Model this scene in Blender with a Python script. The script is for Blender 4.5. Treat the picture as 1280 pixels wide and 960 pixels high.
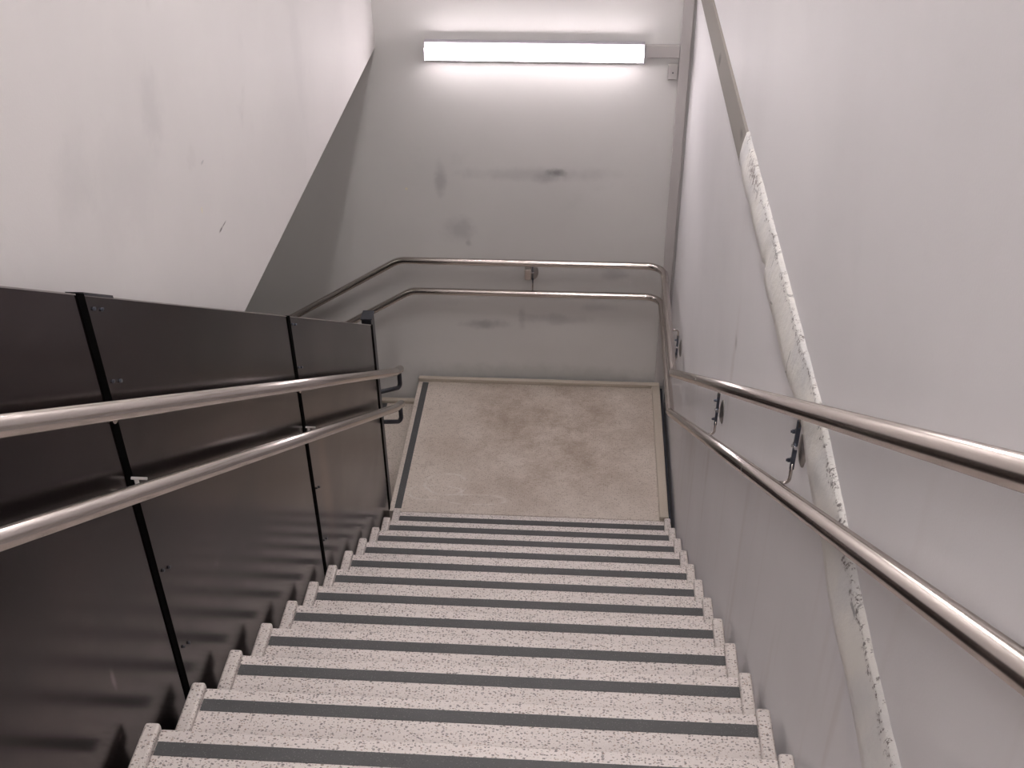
import bpy, bmesh, math, random
from mathutils import Vector, Matrix, noise
random.seed(7)
sc = bpy.context.scene
COL = sc.collection
for o in list(bpy.data.objects): bpy.data.objects.remove(o)

# ---------------------------------------------------------------- camera
PITCH, YAW, ROLL = 0.6190, 0.0739, -0.0130
CAMP = Vector((0, -4.9252, 4.506))
cp, sp, cyw, syw = math.cos(PITCH), math.sin(PITCH), math.cos(YAW), math.sin(YAW)
F = Vector((-syw*cp, cyw*cp, -sp)); R0 = Vector((cyw, syw, 0)); U0 = R0.cross(F)
c, s_ = math.cos(ROLL), math.sin(ROLL)
RT = c*R0 + s_*U0; UP = -s_*R0 + c*U0
cam = bpy.data.cameras.new('camera'); co = bpy.data.objects.new('camera', cam); COL.objects.link(co)
M = Matrix((RT, UP, -F)).transposed().to_4x4(); M.translation = CAMP
co.matrix_world = M
cam.sensor_width = 36; cam.lens = 1403.55/1280*36; cam.clip_start = .02
sc.camera = co

# ---------------------------------------------------------------- world, exposure, light levels
w = bpy.data.worlds.new('world'); sc.world = w; w.use_nodes = True
w.node_tree.nodes['Background'].inputs[0].default_value = (.9, .92, 1, 1)
w.node_tree.nodes['Background'].inputs[1].default_value = .02
vs = sc.view_settings
vs.view_transform = 'Standard'; vs.look = 'None'; vs.exposure = 0.30; vs.gamma = 1; vs.use_curve_mapping = False
WALL_LAMP = 24.5          # emission of the tube diffuser on the end wall
STAIR_LAMP = 74.0        # emission of the stairwell ceiling fittings (out of frame)
LOWER_FILL = 4.5         # emission of the fill fitting added over the lower flight
LAMP_COL = (1.0, .90, .92, 1)

# ---------------------------------------------------------------- dimensions
G, RI = .29, .1922; S = RI/G
XL, XR = -1.085, .556                 # sides of the treads
YW, XW, XU = 1.4388, .588, -1.242     # end wall, right wall, upper left wall
ZU = 2.3265
XRAIL, YE = .508, 1.3589
NSTEP = 21
YTOP = -NSTEP*G + .04

# ---------------------------------------------------------------- helpers
def tag(o, label=None, cat=None, group=None, kind=None):
    if label: o['label'] = label
    if cat: o['category'] = cat
    if group: o['group'] = group
    if kind: o['kind'] = kind
    return o
def empty(name, loc, label, cat, group=None):
    o = bpy.data.objects.new(name, None); COL.objects.link(o); o.location = loc
    o.empty_display_size = .1
    return tag(o, label, cat, group)
def link(name, bm, mat, parent=None, smooth=False, bevel=0, seg=2):
    me = bpy.data.meshes.new(name)
    bmesh.ops.recalc_face_normals(bm, faces=bm.faces)
    if smooth:
        for f in bm.faces: f.smooth = True
    # world-space geometry -> origin at the piece's middle bottom
    xs = [v.co for v in bm.verts]
    cen = Vector(((min(v.x for v in xs)+max(v.x for v in xs))/2, (min(v.y for v in xs)+max(v.y for v in xs))/2, min(v.z for v in xs)))
    for v in bm.verts: v.co -= cen
    bm.to_mesh(me); bm.free(); me.materials.append(mat)
    o = bpy.data.objects.new(name, me); COL.objects.link(o)
    wl = Vector((0, 0, 0)); q = parent
    while q: wl += q.location; q = q.parent
    if parent: o.parent = parent
    o.location = cen - wl
    if bevel:
        m = o.modifiers.new('b', 'BEVEL'); m.width = bevel; m.segments = seg; m.limit_method = 'ANGLE'
        m.harden_normals = True
        for p in me.polygons: p.use_smooth = True
    return o
def box(bm, x0, x1, y0, y1, z0, z1):
    vs_ = [bm.verts.new(p) for p in ((x0,y0,z0),(x1,y0,z0),(x1,y1,z0),(x0,y1,z0),(x0,y0,z1),(x1,y0,z1),(x1,y1,z1),(x0,y1,z1))]
    for f in ((0,3,2,1),(4,5,6,7),(0,1,5,4),(1,2,6,5),(2,3,7,6),(3,0,4,7)): bm.faces.new([vs_[i] for i in f])
    return vs_
def boxo(name, b, mat, parent=None, bevel=0, seg=2):
    bm = bmesh.new(); box(bm, *b); return link(name, bm, mat, parent, False, bevel, seg)
def prism(bm, pts, axis, a, b):
    """extrude polygon pts (2D in the other two axes, cyclic order) along axis from a to b"""
    def mk(p, t):
        l = list(p); l.insert(axis, t); return bm.verts.new(l)
    A = [mk(p, a) for p in pts]; B = [mk(p, b) for p in pts]; n = len(pts)
    bm.faces.new(A); bm.faces.new(B[::-1])
    for i in range(n): bm.faces.new((A[i], A[(i+1) % n], B[(i+1) % n], B[i]))
def fillet(pts, rad, n=8):
    out = [Vector(pts[0])]
    for i in range(1, len(pts)-1):
        p, a, b = Vector(pts[i]), Vector(pts[i-1]), Vector(pts[i+1])
        u, v = (a-p).normalized(), (b-p).normalized()
        ang = u.angle(v); d = min(rad[i-1]/math.tan(ang/2), .48*(a-p).length, .48*(b-p).length)
        r = d*math.tan(ang/2); cen = p + (u+v).normalized()*r/math.sin(ang/2)
        s0, s1 = p+u*d-cen, p+v*d-cen
        for k in range(n+1): out.append(cen + s0.slerp(s1, k/n).normalized()*r)
    out.append(Vector(pts[-1])); return out
def tube(bm, pts, r, seg=24, cap=True, flat=None):
    """sweep a circle (or, with flat=(w,h), a rectangle-ish ellipse) along pts"""
    pts = [Vector(p) for p in pts]; rings = []
    t = (pts[1]-pts[0]).normalized()
    up = Vector((0, 0, 1)) if abs(t.z) < .9 else Vector((1, 0, 0))
    nrm = (up - t*up.dot(t)).normalized()
    for i, p in enumerate(pts):
        if i == 0: t2 = pts[1]-pts[0]
        elif i == len(pts)-1: t2 = pts[-1]-pts[-2]
        else: t2 = (pts[i+1]-p).normalized()+(p-pts[i-1]).normalized()
        t2.normalize(); nrm = (nrm - t2*nrm.dot(t2)).normalized(); bn = t2.cross(nrm)
        rr = []
        for k in range(seg):
            a = 2*math.pi*k/seg
            rr.append(bm.verts.new(p + nrm*math.cos(a)*r + bn*math.sin(a)*r))
        rings.append(rr)
    for i in range(len(rings)-1):
        for k in range(seg): bm.faces.new((rings[i][k], rings[i][(k+1) % seg], rings[i+1][(k+1) % seg], rings[i+1][k]))
    if cap: bm.faces.new(rings[0][::-1]); bm.faces.new(rings[-1])
def cyl(bm, a, b, r, seg=16): tube(bm, [a, b], r, seg)
def bolt(parent, p, n, r, h, mat, name='bolt'):
    """hexagon head with a domed nut on top, standing along n"""
    p, n = Vector(p), Vector(n); bm = bmesh.new()
    cyl(bm, p, p+n*h*.15, r*1.35, 16); cyl(bm, p+n*h*.1, p+n*h*.7, r, 6)
    tube(bm, [p+n*h*.6, p+n*h], r*.6, 10)
    return link(name, bm, mat, parent)

# ---------------------------------------------------------------- materials
def newmat(name):
    m = bpy.data.materials.new(name); m.use_nodes = True
    return m, m.node_tree.nodes, m.node_tree.links, m.node_tree.nodes['Principled BSDF']
def pos(N, L):
    g = N.new('ShaderNodeNewGeometry'); return g.outputs['Position']
def nz(N, L, vec, scale, detail=3, rough=.5, stretch=None):
    if stretch:
        mp = N.new('ShaderNodeVectorMath'); mp.operation = 'MULTIPLY'; mp.inputs[1].default_value = stretch
        L.new(vec, mp.inputs[0]); vec = mp.outputs[0]
    n = N.new('ShaderNodeTexNoise'); n.inputs['Scale'].default_value = scale
    n.inputs['Detail'].default_value = detail; n.inputs['Roughness'].default_value = rough
    L.new(vec, n.inputs['Vector']); return n.outputs['Fac']
def rmp(N, L, v, a, b, c_=0, d=1):
    m = N.new('ShaderNodeMapRange'); m.interpolation_type = 'SMOOTHSTEP'
    for i, x in zip((1, 2, 3, 4), (a, b, c_, d)): m.inputs[i].default_value = x
    L.new(v, m.inputs[0]); return m.outputs[0]
def mul(N, L, a, b, op='MULTIPLY'):
    m = N.new('ShaderNodeMath'); m.operation = op
    for i, x in enumerate((a, b)):
        if isinstance(x, (int, float)): m.inputs[i].default_value = x
        else: L.new(x, m.inputs[i])
    return m.outputs[0]
def mix(N, L, fac, a, b):
    m = N.new('ShaderNodeMix'); m.data_type = 'RGBA'
    if isinstance(fac, (int, float)): m.inputs[0].default_value = fac
    else: L.new(fac, m.inputs[0])
    for i, x in ((6, a), (7, b)):
        if isinstance(x, tuple): m.inputs[i].default_value = (*x, 1)
        else: L.new(x, m.inputs[i])
    return m.outputs[2]
def spot(N, L, vec, cen, rad, wob=.35, sc_=9):
    """soft irregular blob around cen, 1 at the middle"""
    d = N.new('ShaderNodeVectorMath'); d.operation = 'SUBTRACT'; L.new(vec, d.inputs[0]); d.inputs[1].default_value = cen
    e = N.new('ShaderNodeVectorMath'); e.operation = 'DIVIDE'; L.new(d.outputs[0], e.inputs[0]); e.inputs[1].default_value = rad
    l = N.new('ShaderNodeVectorMath'); l.operation = 'LENGTH'; L.new(e.outputs[0], l.inputs[0])
    n = nz(N, L, vec, sc_, 4, .6)
    v = mul(N, L, l.outputs['Value'], mul(N, L, mul(N, L, n, -.5, 'ADD'), wob*4), 'ADD')
    return rmp(N, L, v, 1.1, .1)
def bump(N, L, P, h, st, dist=.01):
    b = N.new('ShaderNodeBump'); b.inputs['Strength'].default_value = st; b.inputs['Distance'].default_value = dist
    L.new(h, b.inputs['Height']); L.new(b.outputs[0], P.inputs['Normal'])

def paint(name, base, dirt, spots=(), streak=None, rough=.62):
    m, N, L, P = newmat(name); v = pos(N, L)
    col = mix(N, L, rmp(N, L, nz(N, L, v, 1.1, 4), .35, .75), base, tuple(x*.93 for x in base))
    col = mix(N, L, mul(N, L, rmp(N, L, nz(N, L, v, 3.2, 5, .6), .62, .8), .35), col, dirt)
    if streak:  # thin vertical runs, strongest just above the steps
        sx = N.new('ShaderNodeSeparateXYZ'); L.new(v, sx.inputs[0]); sepz = sx.outputs[2]; sepy = mul(N, L, sx.outputs[1], S)
        st = rmp(N, L, nz(N, L, v, 5, 3, .5, streak), .56, .75)
        lowm = rmp(N, L, mul(N, L, mul(N, L, sepz, sepy, 'ADD'), 0, 'ADD'), 1.3, .2, .06, 1)
        col = mix(N, L, mul(N, L, mul(N, L, st, lowm), .26), col, (.50, .44, .41))
    for cen, rad, k, cc in spots:
        col = mix(N, L, mul(N, L, spot(N, L, v, cen, rad), k), col, cc)
    L.new(col, P.inputs['Base Color']); P.inputs['Roughness'].default_value = rough
    P.inputs['Specular IOR Level'].default_value = .25
    bump(N, L, P, nz(N, L, v, 160, 2), .12, .002)
    return m
WB = (.76, .738, .732)
GR = (.27, .27, .29); DK = (.16, .15, .15); BR = (.42, .36, .32)
m_end = paint('painted_end_wall', (.66, .65, .64), (.54, .535, .53), [
    ((-.184, YW, 1.561), (.075, .2, .035), .75, DK), ((-.23, YW, 1.53), (.11, .2, .05), .35, GR),
    ((-.655, YW, .452), (.17, .2, .05), .55, GR), ((-.20, YW, .50), (.26, .2, .05), .38, GR), ((.10, YW, .60), (.18, .2, .04), .25, GR),
    ((-.903, YW, 1.499), (.05, .2, .15), .4, GR), ((-.80, YW, 1.16), (.12, .2, .12), .35, GR), ((-.74, YW, 1.06), (.03, .2, .03), .4, GR),
    ((.215, YW, .86), (.12, .2, .05), .35, GR), ((-1.117, YW, 1.434), (.012, .1, .012), .8, (.8, .72, .5)),
    ((-.3, YW, 1.55), (.6, .2, .06), .25, GR), ((-.40, YW, .50), (.03, .2, .12), .3, GR),
    ((-.3, YW, .05), (1.2, .2, .1), .3, (.30, .33, .31))])
m_left = paint('painted_left_wall', WB, (.55, .53, .52), [
    ((XU, -1.938, 3.30), (.2, .10, .16), .16, GR), ((XU, -2.50, 3.325), (.2, .14, .16), .12, GR), ((XU, -2.2, 3.2), (.2, .3, .2), .08, GR),
    ((XU, -1.56, 2.715), (.1, .022, .006), .95, DK), ((XU, -1.52, 2.716), (.1, .03, .004), .8, DK),
    ((XU, -1.62, 2.99), (.1, .02, .006), .4, GR), ((XU, -1.70, 2.86), (.1, .008, .014), .6, (.8, .74, .5)),
    ((XU, -.295, 2.95), (.2, .12, .5), .08, GR), ((XU, -.75, 3.55), (.3, .15, .3), .08, GR)])
m_right = paint('painted_right_wall', (.745, .735, .75), (.66, .655, .67), [
    ((XW, -1.311, 2.149), (.2, .035, .04), .4, DK), ((XW, -1.30, 2.05), (.2, .05, .3), .22, BR),
    ((XW, -3.35, 2.62), (.2, .5, .16), .18, (.50, .52, .60)), ((XW, -.95, 1.3), (.2, .05, .5), .2, BR), ((XW, -.2, .9), (.2, .35, .3), .15, BR)], streak=(.2, 1.6, .12))
m_soff = paint('painted_ceiling', (.66, .64, .63), (.58, .56, .55))

def terrazzo(name, base, chips, tint=None, rough=.45, rings=False, sc_=1.0):
    m, N, L, P = newmat(name); v = pos(N, L)
    col = mix(N, L, rmp(N, L, nz(N, L, v, 3, 4), .35, .7), base, tuple(x*.93 for x in base))
    col = mix(N, L, rmp(N, L, nz(N, L, v, 330*sc_, 2), .52, .7), col, tuple(x*.86 for x in base))
    if tint:
        t, k = tint
        f = mul(N, L, rmp(N, L, nz(N, L, v, 2.6, 6, .72), .28, .68), k)
        # wear keeps away from the edges: only the walked middle is brown
        f = mul(N, L, f, spot(N, L, v, (-.15, .85, 0), (1.15, 1.25, .5), .12, 4))
        col = mix(N, L, f, col, t)
        col = mix(N, L, mul(N, L, rmp(N, L, nz(N, L, v, 9, 5, .7), .55, .75), .35), col, tuple(x*.8 for x in t))
    for sc2, th, cc, k, warp in chips:
        vo = N.new('ShaderNodeTexVoronoi'); vo.inputs['Scale'].default_value = sc2*sc_
        st = N.new('ShaderNodeVectorMath'); st.operation = 'MULTIPLY'; st.inputs[1].default_value = warp
        no = N.new('ShaderNodeTexNoise'); no.inputs['Scale'].default_value = sc2*1.7; L.new(v, no.inputs['Vector'])
        ad = N.new('ShaderNodeVectorMath'); ad.operation = 'MULTIPLY_ADD'; ad.inputs[1].default_value = (.0045,)*3
        L.new(no.outputs['Color'], ad.inputs[0]); L.new(v, ad.inputs[2]); L.new(ad.outputs[0], st.inputs[0]); L.new(st.outputs[0], vo.inputs['Vector'])
        sepc = N.new('ShaderNodeSeparateColor'); L.new(vo.outputs['Color'], sepc.inputs[0])
        size = mul(N, L, rmp(N, L, sepc.outputs[0], .2, 1), th)
        f = mul(N, L, vo.outputs['Distance'], size, 'LESS_THAN')
        col = mix(N, L, mul(N, L, f, k), col, cc)
    if rings:   # chalky scrawl on the landing
        for cen, rx, ry, wd, k in (((-.80, .30, 0), .13, .10, .10, .75), ((-.86, .22, 0), .17, .07, .09, .6), ((-.62, .17, 0), .20, .045, .16, .6)):
            d = N.new('ShaderNodeVectorMath'); d.operation = 'SUBTRACT'; L.new(v, d.inputs[0]); d.inputs[1].default_value = cen
            e = N.new('ShaderNodeVectorMath'); e.operation = 'DIVIDE'; L.new(d.outputs[0], e.inputs[0]); e.inputs[1].default_value = (rx, ry, 1)
            l = N.new('ShaderNodeVectorMath'); l.operation = 'LENGTH'; L.new(e.outputs[0], l.inputs[0])
            q = mul(N, L, l.outputs['Value'], mul(N, L, mul(N, L, nz(N, L, v, 8, 2), -.5, 'ADD'), .5), 'ADD')
            q = mul(N, L, mul(N, L, q, -1, 'ADD'), 0, 'ADD'); ab = N.new('ShaderNodeMath'); ab.operation = 'ABSOLUTE'; L.new(q, ab.inputs[0])
            f = mul(N, L, rmp(N, L, ab.outputs[0], wd, wd*.2), rmp(N, L, nz(N, L, v, 14, 3), .35, .6))
            col = mix(N, L, mul(N, L, f, k), col, (.66, .62, .58))
    L.new(col, P.inputs['Base Color']); P.inputs['Roughness'].default_value = rough
    bump(N, L, P, nz(N, L, v, 400, 2), .1, .001)
    return m
CH = [(185, .44, (.13, .11, .11), .85, (.55, 1, 1)), (190, .40, (.30, .20, .15), .7, (.7, 1, 1)), (130, .33, (.17, .15, .15), .8, (.6, 1, 1)), (230, .38, (.80, .77, .75), .4, (1, 1, 1))]
m_ter = terrazzo('speckled_terrazzo', (.72, .66, .635), CH)
m_land = terrazzo('worn_terrazzo', (.64, .57, .51), [(170, .45, (.22, .17, .13), .5, (.7, 1, 1)), (110, .40, (.19, .15, .12), .4, (.7, 1, 1)), (80, .35, (.62, .56, .50), .3, (1, 1, 1))], tint=((.27, .20, .145), .8), rings=True)
m_curb = terrazzo('terrazzo_upstand', (.66, .61, .58), CH[:2])
m_lcurb = terrazzo('stained_terrazzo_upstand', (.50, .44, .37), [(150, .3, (.25, .21, .18), .5, (1, 1, 1))])
m_strip = terrazzo('carborundum_strip', (.076, .077, .08), [(230, .34, (.17, .17, .17), .7, (1, 1, 1)), (120, .2, (.03, .03, .03), .6, (1, 1, 1))], rough=.6)

def metal(name, base, rough, met=1.0, aniso=0, stretch=None, var=.1):
    m, N, L, P = newmat(name); v = pos(N, L)
    n = nz(N, L, v, 8, 4)
    L.new(mix(N, L, rmp(N, L, n, .3, .7), base, tuple(x*(1-var*1.6) for x in base)), P.inputs['Base Color'])
    L.new(rmp(N, L, n, .2, .8, rough-var*.3, rough+var*.5), P.inputs['Roughness'])
    P.inputs['Metallic'].default_value = met
    return m
m_rail = metal('brushed_stainless', (.54, .495, .465), .20, 1.0, var=.02)
m_chrome = metal('bright_bolt_steel', (.62, .62, .64), .22)
m_clip = metal('matt_bright_steel', (.85, .82, .80), .55, .2)
m_brk = metal('blued_steel', (.11, .125, .16), .33, .9)
m_plate = metal('dull_steel_plate', (.42, .40, .39), .4)
m_black = metal('black_stanchion_steel', (.002, .002, .002), .7, 0)
m_black.node_tree.nodes['Principled BSDF'].inputs['Specular IOR Level'].default_value = .01
m_post = metal('dark_post_steel', (.055, .057, .068), .38, .4)
m_channel = paint('worn_grey_primer', (.30, .282, .262), (.22, .205, .19), [((XW, -.05, 2.80), (.2, .05, .03), .9, DK), ((XW, -.93, 2.83), (.2, .06, .03), .9, DK)], rough=.8)
m_channel.node_tree.nodes['Principled BSDF'].inputs['Specular IOR Level'].default_value = .1
m_trunk = paint('painted_trunking', (.50, .475, .47), (.42, .40, .39))
m_case = paint('lamp_casing', (.45, .43, .48), (.40, .38, .42), rough=.4)
m_gap = metal('painted_gap_shade', (.05, .055, .07), .45, .3)  # near-black colour for the shaded gap beside the landing

XB = -1.115
def panelmat():
    m, N, L, P = newmat('dark_bronze_sheet'); v = pos(N, L)
    n = nz(N, L, v, 1.6, 5, .6)
    col = mix(N, L, rmp(N, L, n, .35, .7), (.050, .037, .037), (.033, .027, .028))
    wear = rmp(N, L, nz(N, L, v, 5, 3, .5, (1, .5, 1.6)), .55, .85)
    col = mix(N, L, mul(N, L, wear, .2), col, (.14, .115, .11))
    col = mix(N, L, mul(N, L, spot(N, L, v, (XB, -1.17, 1.19), (.2, .10, .5), .2), .45), col, (.20, .11, .08))
    for cen, rad in (((XB, -3.18, 2.34), (.1, .011, .045)), ((XB, -2.46, 2.02), (.1, .007, .028)), ((XB, -2.23, 1.89), (.1, .007, .028)), ((XB, -3.15, 2.06), (.1, .01, .028))):
        col = mix(N, L, mul(N, L, spot(N, L, v, cen, rad, .2), .6), col, (.25, .22, .22))
    sp_ = rmp(N, L, nz(N, L, v, 420, 1), .62, .72)
    col = mix(N, L, mul(N, L, sp_, .25), col, (.12, .10, .10))
    L.new(col, P.inputs['Base Color'])
    L.new(rmp(N, L, n, .3, .7, .16, .22), P.inputs['Roughness'])
    P.inputs['Metallic'].default_value = .75; P.inputs['Specular IOR Level'].default_value = .35
    return m
m_panel = panelmat()
m_edge = metal('sheet_edge_highlight', (.42, .39, .38), .4, .7)  # pale colour paints the highlight along the panel arris

def emis(name, st, colr=LAMP_COL):
    m, N, L, P = newmat(name)
    P.inputs['Base Color'].default_value = (.9, .9, .9, 1)
    P.inputs['Emission Color'].default_value = colr; P.inputs['Emission Strength'].default_value = st
    return m
m_diff = emis('lit_diffuser', WALL_LAMP)
m_diff2 = emis('lit_ceiling_diffuser', STAIR_LAMP, (1, .94, .92, 1))
m_diff3 = emis('lower_fill_diffuser', LOWER_FILL, (1, .97, .90, 1))

# ---------------------------------------------------------------- room shell
def struct(o): o['kind'] = 'structure'; return o
ZC, YB, XF, ZB = 6.2, -9.0, -3.6, -2.4
struct(boxo('wall_right', (XW, XW+.2, YB, YW, ZB, ZC), m_right))
struct(boxo('wall_end', (XF-.2, XW+.2, YW, YW+.2, ZB, ZC), m_end))
struct(boxo('wall_left', (XU-.22, XU, YB, YW, ZU, ZC), m_left, bevel=.004))
struct(boxo('wall_lower_left', (XF-.2, XF, YB, YW, ZB, ZU+.2), m_left))
struct(boxo('wall_back', (XF-.2, XW+.2, YB-.2, YB, ZB, ZC+.2), m_left))
struct(boxo('ceiling', (XU-.22, XW+.2, YB, YW, ZC, ZC+.2), m_soff))
struct(boxo('ceiling_lower', (XF, XU-.22, YB, YW, ZU, ZU+.2), m_soff))
struct(boxo('floor_lower', (XF-.2, XW+.2, YB, YW, ZB-.2, ZB), m_land))
# upper floor behind the photographer
struct(boxo('floor_upper', (XU, XW, YB, YTOP, NSTEP*RI-.2, NSTEP*RI), m_ter))

# landing
fl = struct(boxo('floor', (-1.117, .545, .042, 1.41, -.17, 0), m_land, bevel=.005))
boxo('nosing_strip', (-1.086, -1.045, .067, 1.372, -.004, .0015), m_strip, fl)
boxo('edge_upstand', (-1.117, .545, 1.378, 1.412, -.001, .03), m_lcurb, fl, bevel=.006)
boxo('edge_upstand', (.492, .546, .042, 1.377, -.001, .03), m_lcurb, fl, bevel=.006)
boxo('gap_shade_strip', (.549, .566, .05, 1.41, -.17, -.02), m_gap, fl)  # dark strip standing in for the shade between landing and wall
# right-wall base line under the landing: plaster closes to the dark gap strip
# ---------------------------------------------------------------- the stairs
st = empty('staircase', (0, 0, 0), 'straight flight of speckled terrazzo steps with dark strips, descending to the landing', 'stairs')
tread_me = curbL = curbR = strip_me = None
first = None
for k in range(NSTEP+1):
    if k == 0:
        bm = bmesh.new(); y1 = .04; y0 = y1-G
        # nose overhangs the riser below by 2 cm; solid block down one rise and a half
        prism(bm, [(y0-.02, -.0), (y1, 0), (y1, -.045), (y1-.018, -.055), (y1-.018, -RI*1.0), (y0-.02, -RI*1.0)], 0, XL, XR)
        t = link('tread', bm, m_ter, st, bevel=.006)
        cl = boxo('side_upstand', (XL, XL+.041, y0-.0, y1-.001, -.001, .028), m_curb, t, bevel=.009, seg=3)
        cr = boxo('side_upstand', (XR-.039, XR, y0-.0, y1-.001, -.001, .028), m_curb, t, bevel=.009, seg=3)
        ss = boxo('nosing_strip', (-1.044, .519, -.041, 0, -.004, .0015), m_strip, t)
        first = t; base = t.location.copy()
    elif k <= NSTEP:
        t = first.copy(); COL.objects.link(t); t.parent = st
        t.location = base + Vector((0, -k*G, k*RI))
        for ch in list((cl, cr, ss)):
            d = ch.copy(); COL.objects.link(d); d.parent = t
# supporting waist slab under the treads (concrete)
bm = bmesh.new()
prism(bm, [(.02, -RI-.02), (.02, -RI-.25), (-(NSTEP+1)*G, NSTEP*RI-.45), (-(NSTEP+1)*G, NSTEP*RI-.02-0*RI)], 0, XL+.01, XR-.01)
sl = link('waist_slab', bm, m_soff, st)
# fit the top of the slab just under the sawtooth
# lower flight going down to the left from the landing
st2 = empty('staircase', (-1.12, 1.0, -RI), 'lower terrazzo flight going down left beside the landing, mostly hidden by the dark balustrade', 'stairs')
for j in range(1, 8):
    x1 = -1.117-(j-1)*G-.004; x0 = x1-G-.015; z = -j*RI
    bm = bmesh.new()
    box(bm, x0, x1, .17, 1.41, z-RI*.98, z)
    t = link('tread', bm, m_land, st2, bevel=.005)
    boxo('side_upstand', (x0+.002, x1-.002, 1.372, 1.411, z-.001, z+.028), m_lcurb, t, bevel=.008)
    boxo('nosing_strip', (x0+.036, x0+.077, .20, 1.371, z-.004, z+.0015), m_strip, t)

# ---------------------------------------------------------------- left balustrade of dark sheet panels
XB = -1.115; TOP = 1.3405
zt = lambda y: TOP - S*y
bal = empty('balustrade', (XB, 0, 0), 'dark bronze sheet metal balustrade with black joints, left of the steps', 'balustrade')
joints = [-5.82, -4.332, -2.849, -1.366, .063]
def panel(y0, y1):
    bm = bmesh.new(); hb = 1.75
    prism(bm, [(y0, zt(y0)), (y1, zt(y1)), (y1, zt(y1)-hb), (y0, zt(y0)-hb)], 0, XB-.004, XB)
    p = link('panel', bm, m_panel, bal)
    bm = bmesh.new()
    prism(bm, [(y0, zt(y0)), (y1, zt(y1)), (y1, zt(y1)+.004), (y0, zt(y0)+.004)], 0, XB-.03, XB+.001)
    link('top_edge', bm, m_edge, p)  # light line for the highlight on the top arris
    # small raised tab beside the joint
    for dz in (-.032, -.235, -.865, -1.17):
        for dy in (.030, .066):
            if y1 > .3 and False: continue
            y = y0+dy; z = zt(y)+dz
            bm = bmesh.new(); cyl(bm, (XB-.001, y, z), (XB+.005, y, z), .0045, 10)
            link('screw', bm, m_post if dz < -.5 else m_brk, p)
    return p
for a, b, jw in ((joints[0], joints[1], 1), (joints[1], joints[2], 1), (joints[2], joints[3], 1), (joints[3], joints[4], 1)):
    panel(a+.016, b-.016)
for j in joints[1:]:
    bm = bmesh.new(); a, b = j-.0165, j+.0165
    if j == joints[-1]: a, b = .0485, .0765
    prism(bm, [(a, zt(a)+.006), (b, zt(b)+.006), (b, zt(b)-1.75), (a, zt(a)-1.75)], 0, XB-.045, XB+.003)
    link('joint_bar', bm, m_black, bal)
bm = bmesh.new(); box(bm, -1.172, -1.1178, .078, .158, -.60, 1.322)
box(bm, -1.176, -1.113, .074, .162, 1.322, 1.331)
link('end_post', bm, m_post, bal, bevel=.003)
# raised cover tab at the top of the third joint
bm = bmesh.new(); a, b = joints[2]+.017, joints[2]+.15
prism(bm, [(a, zt(a)+.002), (b, zt(b)+.002), (b, zt(b)+.010), (a, zt(a)+.010)], 0, XB-.04, XB+.002)
link('cover_tab', bm, m_post, bal)

# ---------------------------------------------------------------- handrails
RR = .0225
def seg_tube(name, pts, rads, parent, mat=m_rail, r=RR, seg=28):
    bm = bmesh.new(); tube(bm, fillet(pts, rads), r, seg)
    return link(name, bm, mat, parent, smooth=True)
def shade_auto(o):
    me = o.data
    for p in me.polygons: p.use_smooth = len(p.vertices) == 4
YA, YAL, HU, HL = .177, .117, .9688, .743
YS = -6.0
hr = empty('handrail', (XRAIL, YA, 0), 'double stainless handrail on the right wall, turning across the end wall under the lamp', 'handrail')
DS = .61
o = seg_tube('upper_rail', [(XRAIL, YS, HU+S*(YA-YS)), (XRAIL, YA, HU), (XRAIL, YE, HU), (-1.19, YE, HU), (-3.2, YE, HU-DS*2.01)], [.06, .11, .16], hr); shade_auto(o)
o = seg_tube('lower_rail', [(XRAIL, YS, HL+S*(YAL-YS)), (XRAIL, YAL, HL), (XRAIL, YE, HL), (-1.12, YE, HL), (-3.2, YE, HL-DS*2.08)], [.06, .11, .16], hr); shade_auto(o)
# thin welded collars where rail lengths meet
for y, h, ya in ((-1.02, HU, YA), (-2.32, HL, YAL)):
    d = Vector((0, -1, S)).normalized(); p = Vector((XRAIL, y, h+S*(ya-y))); bm = bmesh.new()
    cyl(bm, p-d*.002, p+d*.002, RR+.0006, 28); link('weld_seam', bm, m_chrome, hr, smooth=False)

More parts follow.
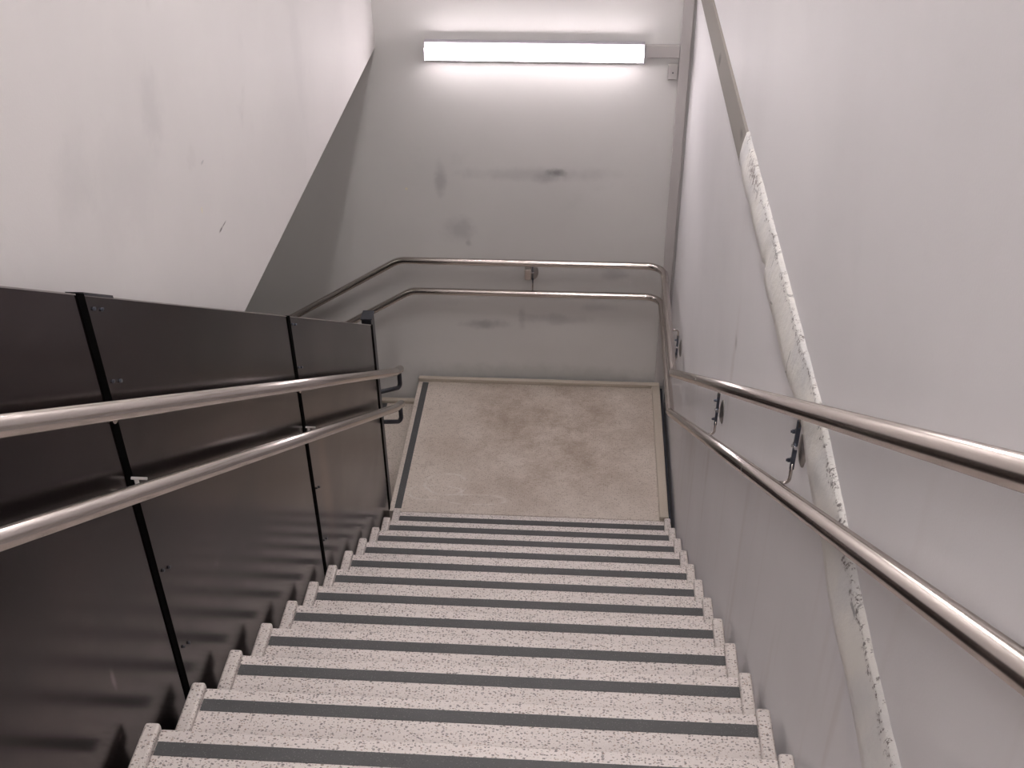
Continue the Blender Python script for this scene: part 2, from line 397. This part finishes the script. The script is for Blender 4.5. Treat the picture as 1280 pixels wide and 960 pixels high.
def bracket(parent, P, t, n, zu, zl, mid):
    """P: point on the wall; t: along the rail; n: out of the wall; zu/zl: rail heights; mid: wall plate height"""
    P, t, n = Vector(P), Vector(t), Vector(n); Z = Vector((0, 0, 1)); D = .08
    W = lambda a, b, z: Vector((P.x, P.y, 0)) + t*a + n*b + Z*z
    bm = bmesh.new()
    # oval wall plate, domed
    rings = []
    for rr, b in ((1, 0), (1, .004), (.75, .011), (.35, .016)):
        rings.append([bm.verts.new(W(.036*rr*math.cos(a*math.pi/12), b*.8, mid-.006+.056*rr*math.sin(a*math.pi/12))) for a in range(24)])
    for i in range(3):
        for k in range(24): bm.faces.new((rings[i][k], rings[i][(k+1) % 24], rings[i+1][(k+1) % 24], rings[i+1][k]))
    bm.faces.new(rings[0][::-1]); bm.faces.new(rings[-1])
    br = link('bracket', bm, m_plate, parent)
    # flat upright plate standing off the wall
    zt_, zb_ = mid+.085, mid-.075
    bm = bmesh.new(); vs_ = []
    for a in (-.004, .004):
        for b, z in ((.018, zb_), (.030, zb_), (.030, zt_), (.018, zt_)): vs_.append(bm.verts.new(W(a, b, z)))
    for f in ((0,1,2,3),(7,6,5,4),(0,4,5,1),(1,5,6,2),(2,6,7,3),(3,7,4,0)): bm.faces.new([vs_[i] for i in f])
    link('upright_plate', bm, m_brk, br, bevel=.0015)
    # curved arms: out to the upper rail and to the lower rail
    for ze, z_ in ((zu-.004, zt_-.02), (zl+.004, zb_+.02)):
        bm = bmesh.new()
        tube(bm, fillet([W(0, .024, z_), W(0, .024, ze), W(0, D-RR*.8, ze)], [.026]), .0048, 10)
        link('arm', bm, m_rail, br, smooth=True)
    for dz in (.05, -.045):
        bolt(br, W(0, .029, mid+dz), n, .006, .013, m_brk)
    bolt(br, W(0, .029, mid+.004), n, .005, .006, m_chrome)
    bm = bmesh.new(); cyl(bm, W(-.012, .024, mid+.004), W(.012, .024, mid+.004), .0055, 12); link('bolt', bm, m_chrome, br)
    if n.y < -.5 and P.x > -1:   # clamp block beside the plate on the end wall
        bm = bmesh.new(); box(bm, P.x-.052, P.x-.010, P.y-.045, P.y-.005, mid-.045, mid+.035)
        link('clamp_block', bm, m_rail, br, bevel=.003)
    return br
for y in (-3.98, -2.60, -1.20):
    zu, zl = HU+S*(YA-y), HL+S*(YAL-y)
    bracket(hr, (XW, y, 0), (0, 1, 0), (-1, 0, 0), zu, zl, (zu+zl)/2-.005)
bracket(hr, (XW, .62, 0), (0, 1, 0), (-1, 0, 0), HU, HL, .845)
bracket(hr, (-.325, YW, 0), (1, 0, 0), (0, -1, 0), HU, HL, .868)
bracket(hr, (-2.45, YW, 0), (1, 0, 0), (0, -1, 0), HU-DS*1.26, HL-DS*1.33, .08)

XLR = -1.035; HLU, HLL = 1.036, .7912
hl = empty('handrail', (XLR, 0, 0), 'double stainless handrail fixed to the dark balustrade on the left', 'handrail')
def left_rail(name, h, ye, zr):
    zs = lambda y: h-S*y
    ze = zs(ye-.16)-.090
    p = [(XLR, YS, zs(YS)), (XLR, ye-.16, zs(ye-.16)), (XLR, ye, ze)]
    bm = bmesh.new(); tube(bm, fillet(p, [.15]), RR, 28); o = link(name, bm, m_rail, hl, smooth=True); shade_auto(o)
    # dark flat return that drops from the rail end and runs back to the post
    a = Vector((XLR-.004, ye-.016, ze)); 
    bm = bmesh.new()
    pts = fillet([a+Vector((0, 0, -.0)), a+Vector((0, 0, -.118)), Vector((-1.128, .150, ze-.033))], [.02], 5)
    tube(bm, pts, .013, 14); r = link('return_arm', bm, m_post, o, smooth=True)
    return o
left_rail('upper_rail', HLU, .335, 0)
left_rail('lower_rail', HLL, .285, 0)
for j in joints[1:-1]:
    for h in (HLU, HLL):
        z = h-S*(j+.03)
        bm = bmesh.new()
        tube(bm, [(XB+.003, j, z-.012), (XLR-.015, j, z-.002)], .006, 12)
        cyl(bm, (XB+.0025, j, z-.012), (XB+.008, j, z-.012), .018, 20)
        b = link('bracket', bm, m_rail, hl, smooth=False)
        if h == HLL:
            bm = bmesh.new(); cyl(bm, (XLR-.074, j, z+.040), (XLR-.034, j, z+.040), .0038, 12)
            box(bm, XLR-.066, XLR-.058, j-.004, j+.004, z-.008, z+.040)
            link('clip_rod', bm, m_clip, b)

# ---------------------------------------------------------------- lamp on the end wall
lp = empty('wall_lamp', (-.319, YW, 2.29), 'long white fluorescent batten lamp lit on the end wall', 'lamp')
x0, x1 = -.948, .312
bm = bmesh.new(); box(bm, x0, x1, YW-.050, YW-.001, 2.352, 2.381); box(bm, x0, x1, YW-.012, YW-.001, 2.279, 2.352); box(bm, x0, x1, YW-.045, YW-.001, 2.268, 2.279)  # last box: unseen lower lip, added to hold lamp light off the wall below
link('housing', bm, m_case, lp, bevel=.003)
bm = bmesh.new()
pr = [(YW-.013, 2.279), (YW-.062, 2.279), (YW-.080, 2.288), (YW-.084, 2.305), (YW-.084, 2.3515), (YW-.013, 2.3515)]
prism(bm, pr, 0, x0+.006, x1-.006); link('diffuser', bm, m_diff, lp)
for xa, xb in ((x0-.001, x0+.0055), (x1-.0055, x1+.001)):
    boxo('end_cap', (xa, xb, YW-.087, YW-.001, 2.277, 2.352), m_case, lp, bevel=.002)

# trunking
tr = empty('cable_trunking', (.54, YW, 0), 'painted square cable trunking in the corner with a short arm to the lamp', 'trunking')
boxo('vertical_duct', (.512, .572, YW-.030, YW-.0005, .0, ZC), m_trunk, tr, bevel=.003)
boxo('side_arm', (.316, .511, YW-.024, YW-.0005, 2.294, 2.366), m_trunk, tr, bevel=.003)
jb = empty('junction_box', (.498, YW, 2.17), 'small square painted junction box below the lamp trunking arm', 'junction box')
boxo('box_base', (.452, .508, YW-.030, YW-.0005, 2.168, 2.256), m_trunk, jb, bevel=.003)
boxo('cover', (.455, .505, YW-.036, YW-.0305, 2.172, 2.252), m_trunk, jb, bevel=.002)
bm = bmesh.new(); cyl(bm, (.48, YW-.036, 2.212), (.48, YW-.039, 2.212), .004, 10); link('screw', bm, m_post, jb)

# ---------------------------------------------------------------- ledge along the right wall: steel part then plastered part
def zband(y):   # lower edge of the band, sagging towards the viewer
    t = max(0, min(1, (-2.6-y)/1.0)); return 2.742 - .085*t*t*(3-2*t)
tm = None
bm = bmesh.new()
def ring(y, f, wob=0):
    return f(y)
def grid(bm, ys, prof):
    rows = [[bm.verts.new(q) for q in prof(y)] for y in ys]
    for a, b in zip(rows[:-1], rows[1:]):
        for i in range(len(a)-1): bm.faces.new((a[i], a[i+1], b[i+1], b[i]))
    bm.faces.new(rows[0]); bm.faces.new(rows[-1][::-1])
def steel(y):
    z0, z1 = 2.742, 2.872
    return [(XW+.001, y, z1), (XW-.010, y, z1-.004), (XW-.022, y, z0+.028), (XW-.022, y, z0+.004), (XW-.018, y, z0), (XW+.001, y, z0)]
grid(bm, [YW-.031, .8, .2, -.4, -1.03], steel)
tm = link('trim_1', bm, m_channel, None, smooth=False, bevel=.002); tm['kind'] = 'structure'; tm['label'] = 'bare grey metal ledge high on the right wall'

m, N, L, P = newmat('rough_white_plaster'); v = pos(N, L)
colp = mix(N, L, rmp(N, L, nz(N, L, v, 6, 4), .35, .7), (.74, .725, .69), (.62, .62, .62))
sepx = N.new('ShaderNodeSeparateXYZ'); L.new(v, sepx.inputs[0])
uvn = N.new('ShaderNodeUVMap'); sepu = N.new('ShaderNodeSeparateXYZ'); L.new(uvn.outputs[0], sepu.inputs[0])
# chipped dark flakes close to the upper edge (v from 0 lower edge to 1 upper edge)
jag = mul(N, L, mul(N, L, nz(N, L, v, 24, 4, .75), -.5, 'ADD'), .55)
e1 = mul(N, L, sepu.outputs[1], jag, 'ADD')
band = mul(N, L, rmp(N, L, e1, .84, .90), rmp(N, L, e1, .99, .93))
chip = mul(N, L, band, rmp(N, L, nz(N, L, v, 60, 4, .8), .50, .58))
colp = mix(N, L, chip, colp, (.16, .145, .14))
big = mul(N, L, spot(N, L, v, (XW, -1.35, 2.85), (.2, .22, .035), .35, 30), rmp(N, L, nz(N, L, v, 45, 4, .8), .45, .55))
colp = mix(N, L, big, colp, (.20, .17, .16))
crk = N.new('ShaderNodeTexVoronoi'); crk.feature = 'DISTANCE_TO_EDGE'; crk.inputs['Scale'].default_value = 6; L.new(v, crk.inputs['Vector'])
ck = mul(N, L, mul(N, L, crk.outputs['Distance'], .012, 'LESS_THAN'), rmp(N, L, nz(N, L, v, 9, 2), .60, .66))
colp = mix(N, L, mul(N, L, ck, .7), colp, (.2, .2, .2))
L.new(colp, P.inputs['Base Color']); P.inputs['Roughness'].default_value = .5
bump(N, L, P, nz(N, L, v, 35, 5, .65), .35, .01)
m_plaster = m
bm = bmesh.new(); uvl = bm.loops.layers.uv.new('UVMap')
ys = [-1.03 - i*.02 for i in range(150)]
prev = None
PR = [(0, .001), (.03, -.020), (.12, -.030), (.35, -.030), (.62, -.024), (.82, -.017), (.93, -.013), (.97, -.011), (1, .001)]
for i, y in enumerate(ys):
    w0 = noise.noise((y*2.1, 3.1, 0))*.012 + noise.noise((y*9, .1, 4))*.004
    w1 = noise.noise((y*14, 7.7, 1))*.004 + noise.noise((y*40, 2, 1))*.003
    z0 = zband(y)+w0-.004; z1 = z0-w0+.142+w1
    bul = 1+noise.noise((y*3.3, 9, 9))*.35 + (-.25 if abs(y+1.83) < .03 else 0)
    if y > -1.83: z0 += .012
    row = [(bm.verts.new((XW+(d if d > 0 else d*bul), y, z0+(z1-z0)*t)), t) for t, d in PR]
    if prev:
        for k in range(len(row)-1):
            f = bm.faces.new((prev[k][0], prev[k+1][0], row[k+1][0], row[k][0])); f.smooth = True
            for lo, (vv, tt), yy in zip(f.loops, (prev[k], prev[k+1], row[k+1], row[k]), (0, 0, 1, 1)): lo[uvl].uv = (yy, tt)
    prev = row
pl = link('trim_2', bm, m_plaster, None); pl['kind'] = 'structure'; pl['label'] = 'rough white plaster band with chipped dark upper edge along the right wall'

# ---------------------------------------------------------------- fittings out of the frame
def batten(loc, ln, mat, label, hang=0, axis=0, cat='lamp'):
    t = empty('unseen_ceiling_lamp', loc, label, cat)
    x, y, z = loc; a, b = (ln/2, .07) if axis == 0 else (.07, ln/2)
    boxo('housing', (x-a, x+a, y-b, y+b, z-.04, z-.001), m_case, t)
    a2, b2 = a-.005, b-.005
    boxo('diffuser', (x-a2, x+a2, y-b2, y+b2, z-.09, z-.0405), mat, t, bevel=.01)
batten((-.2, -1.0, ZC), 1.5, m_diff2, 'ceiling batten lamp above the middle of the steps, out of frame', axis=1)
batten((-.5, -6.3, ZC), 1.5, m_diff2, 'ceiling batten lamp above the upper floor, out of frame', axis=1)
batten((-2.6, .2, ZU), 1.2, m_diff3, 'added fill batten on the low ceiling over the lower flight, out of frame')  # unseen fill, added to brighten the end wall under the left wall's edge
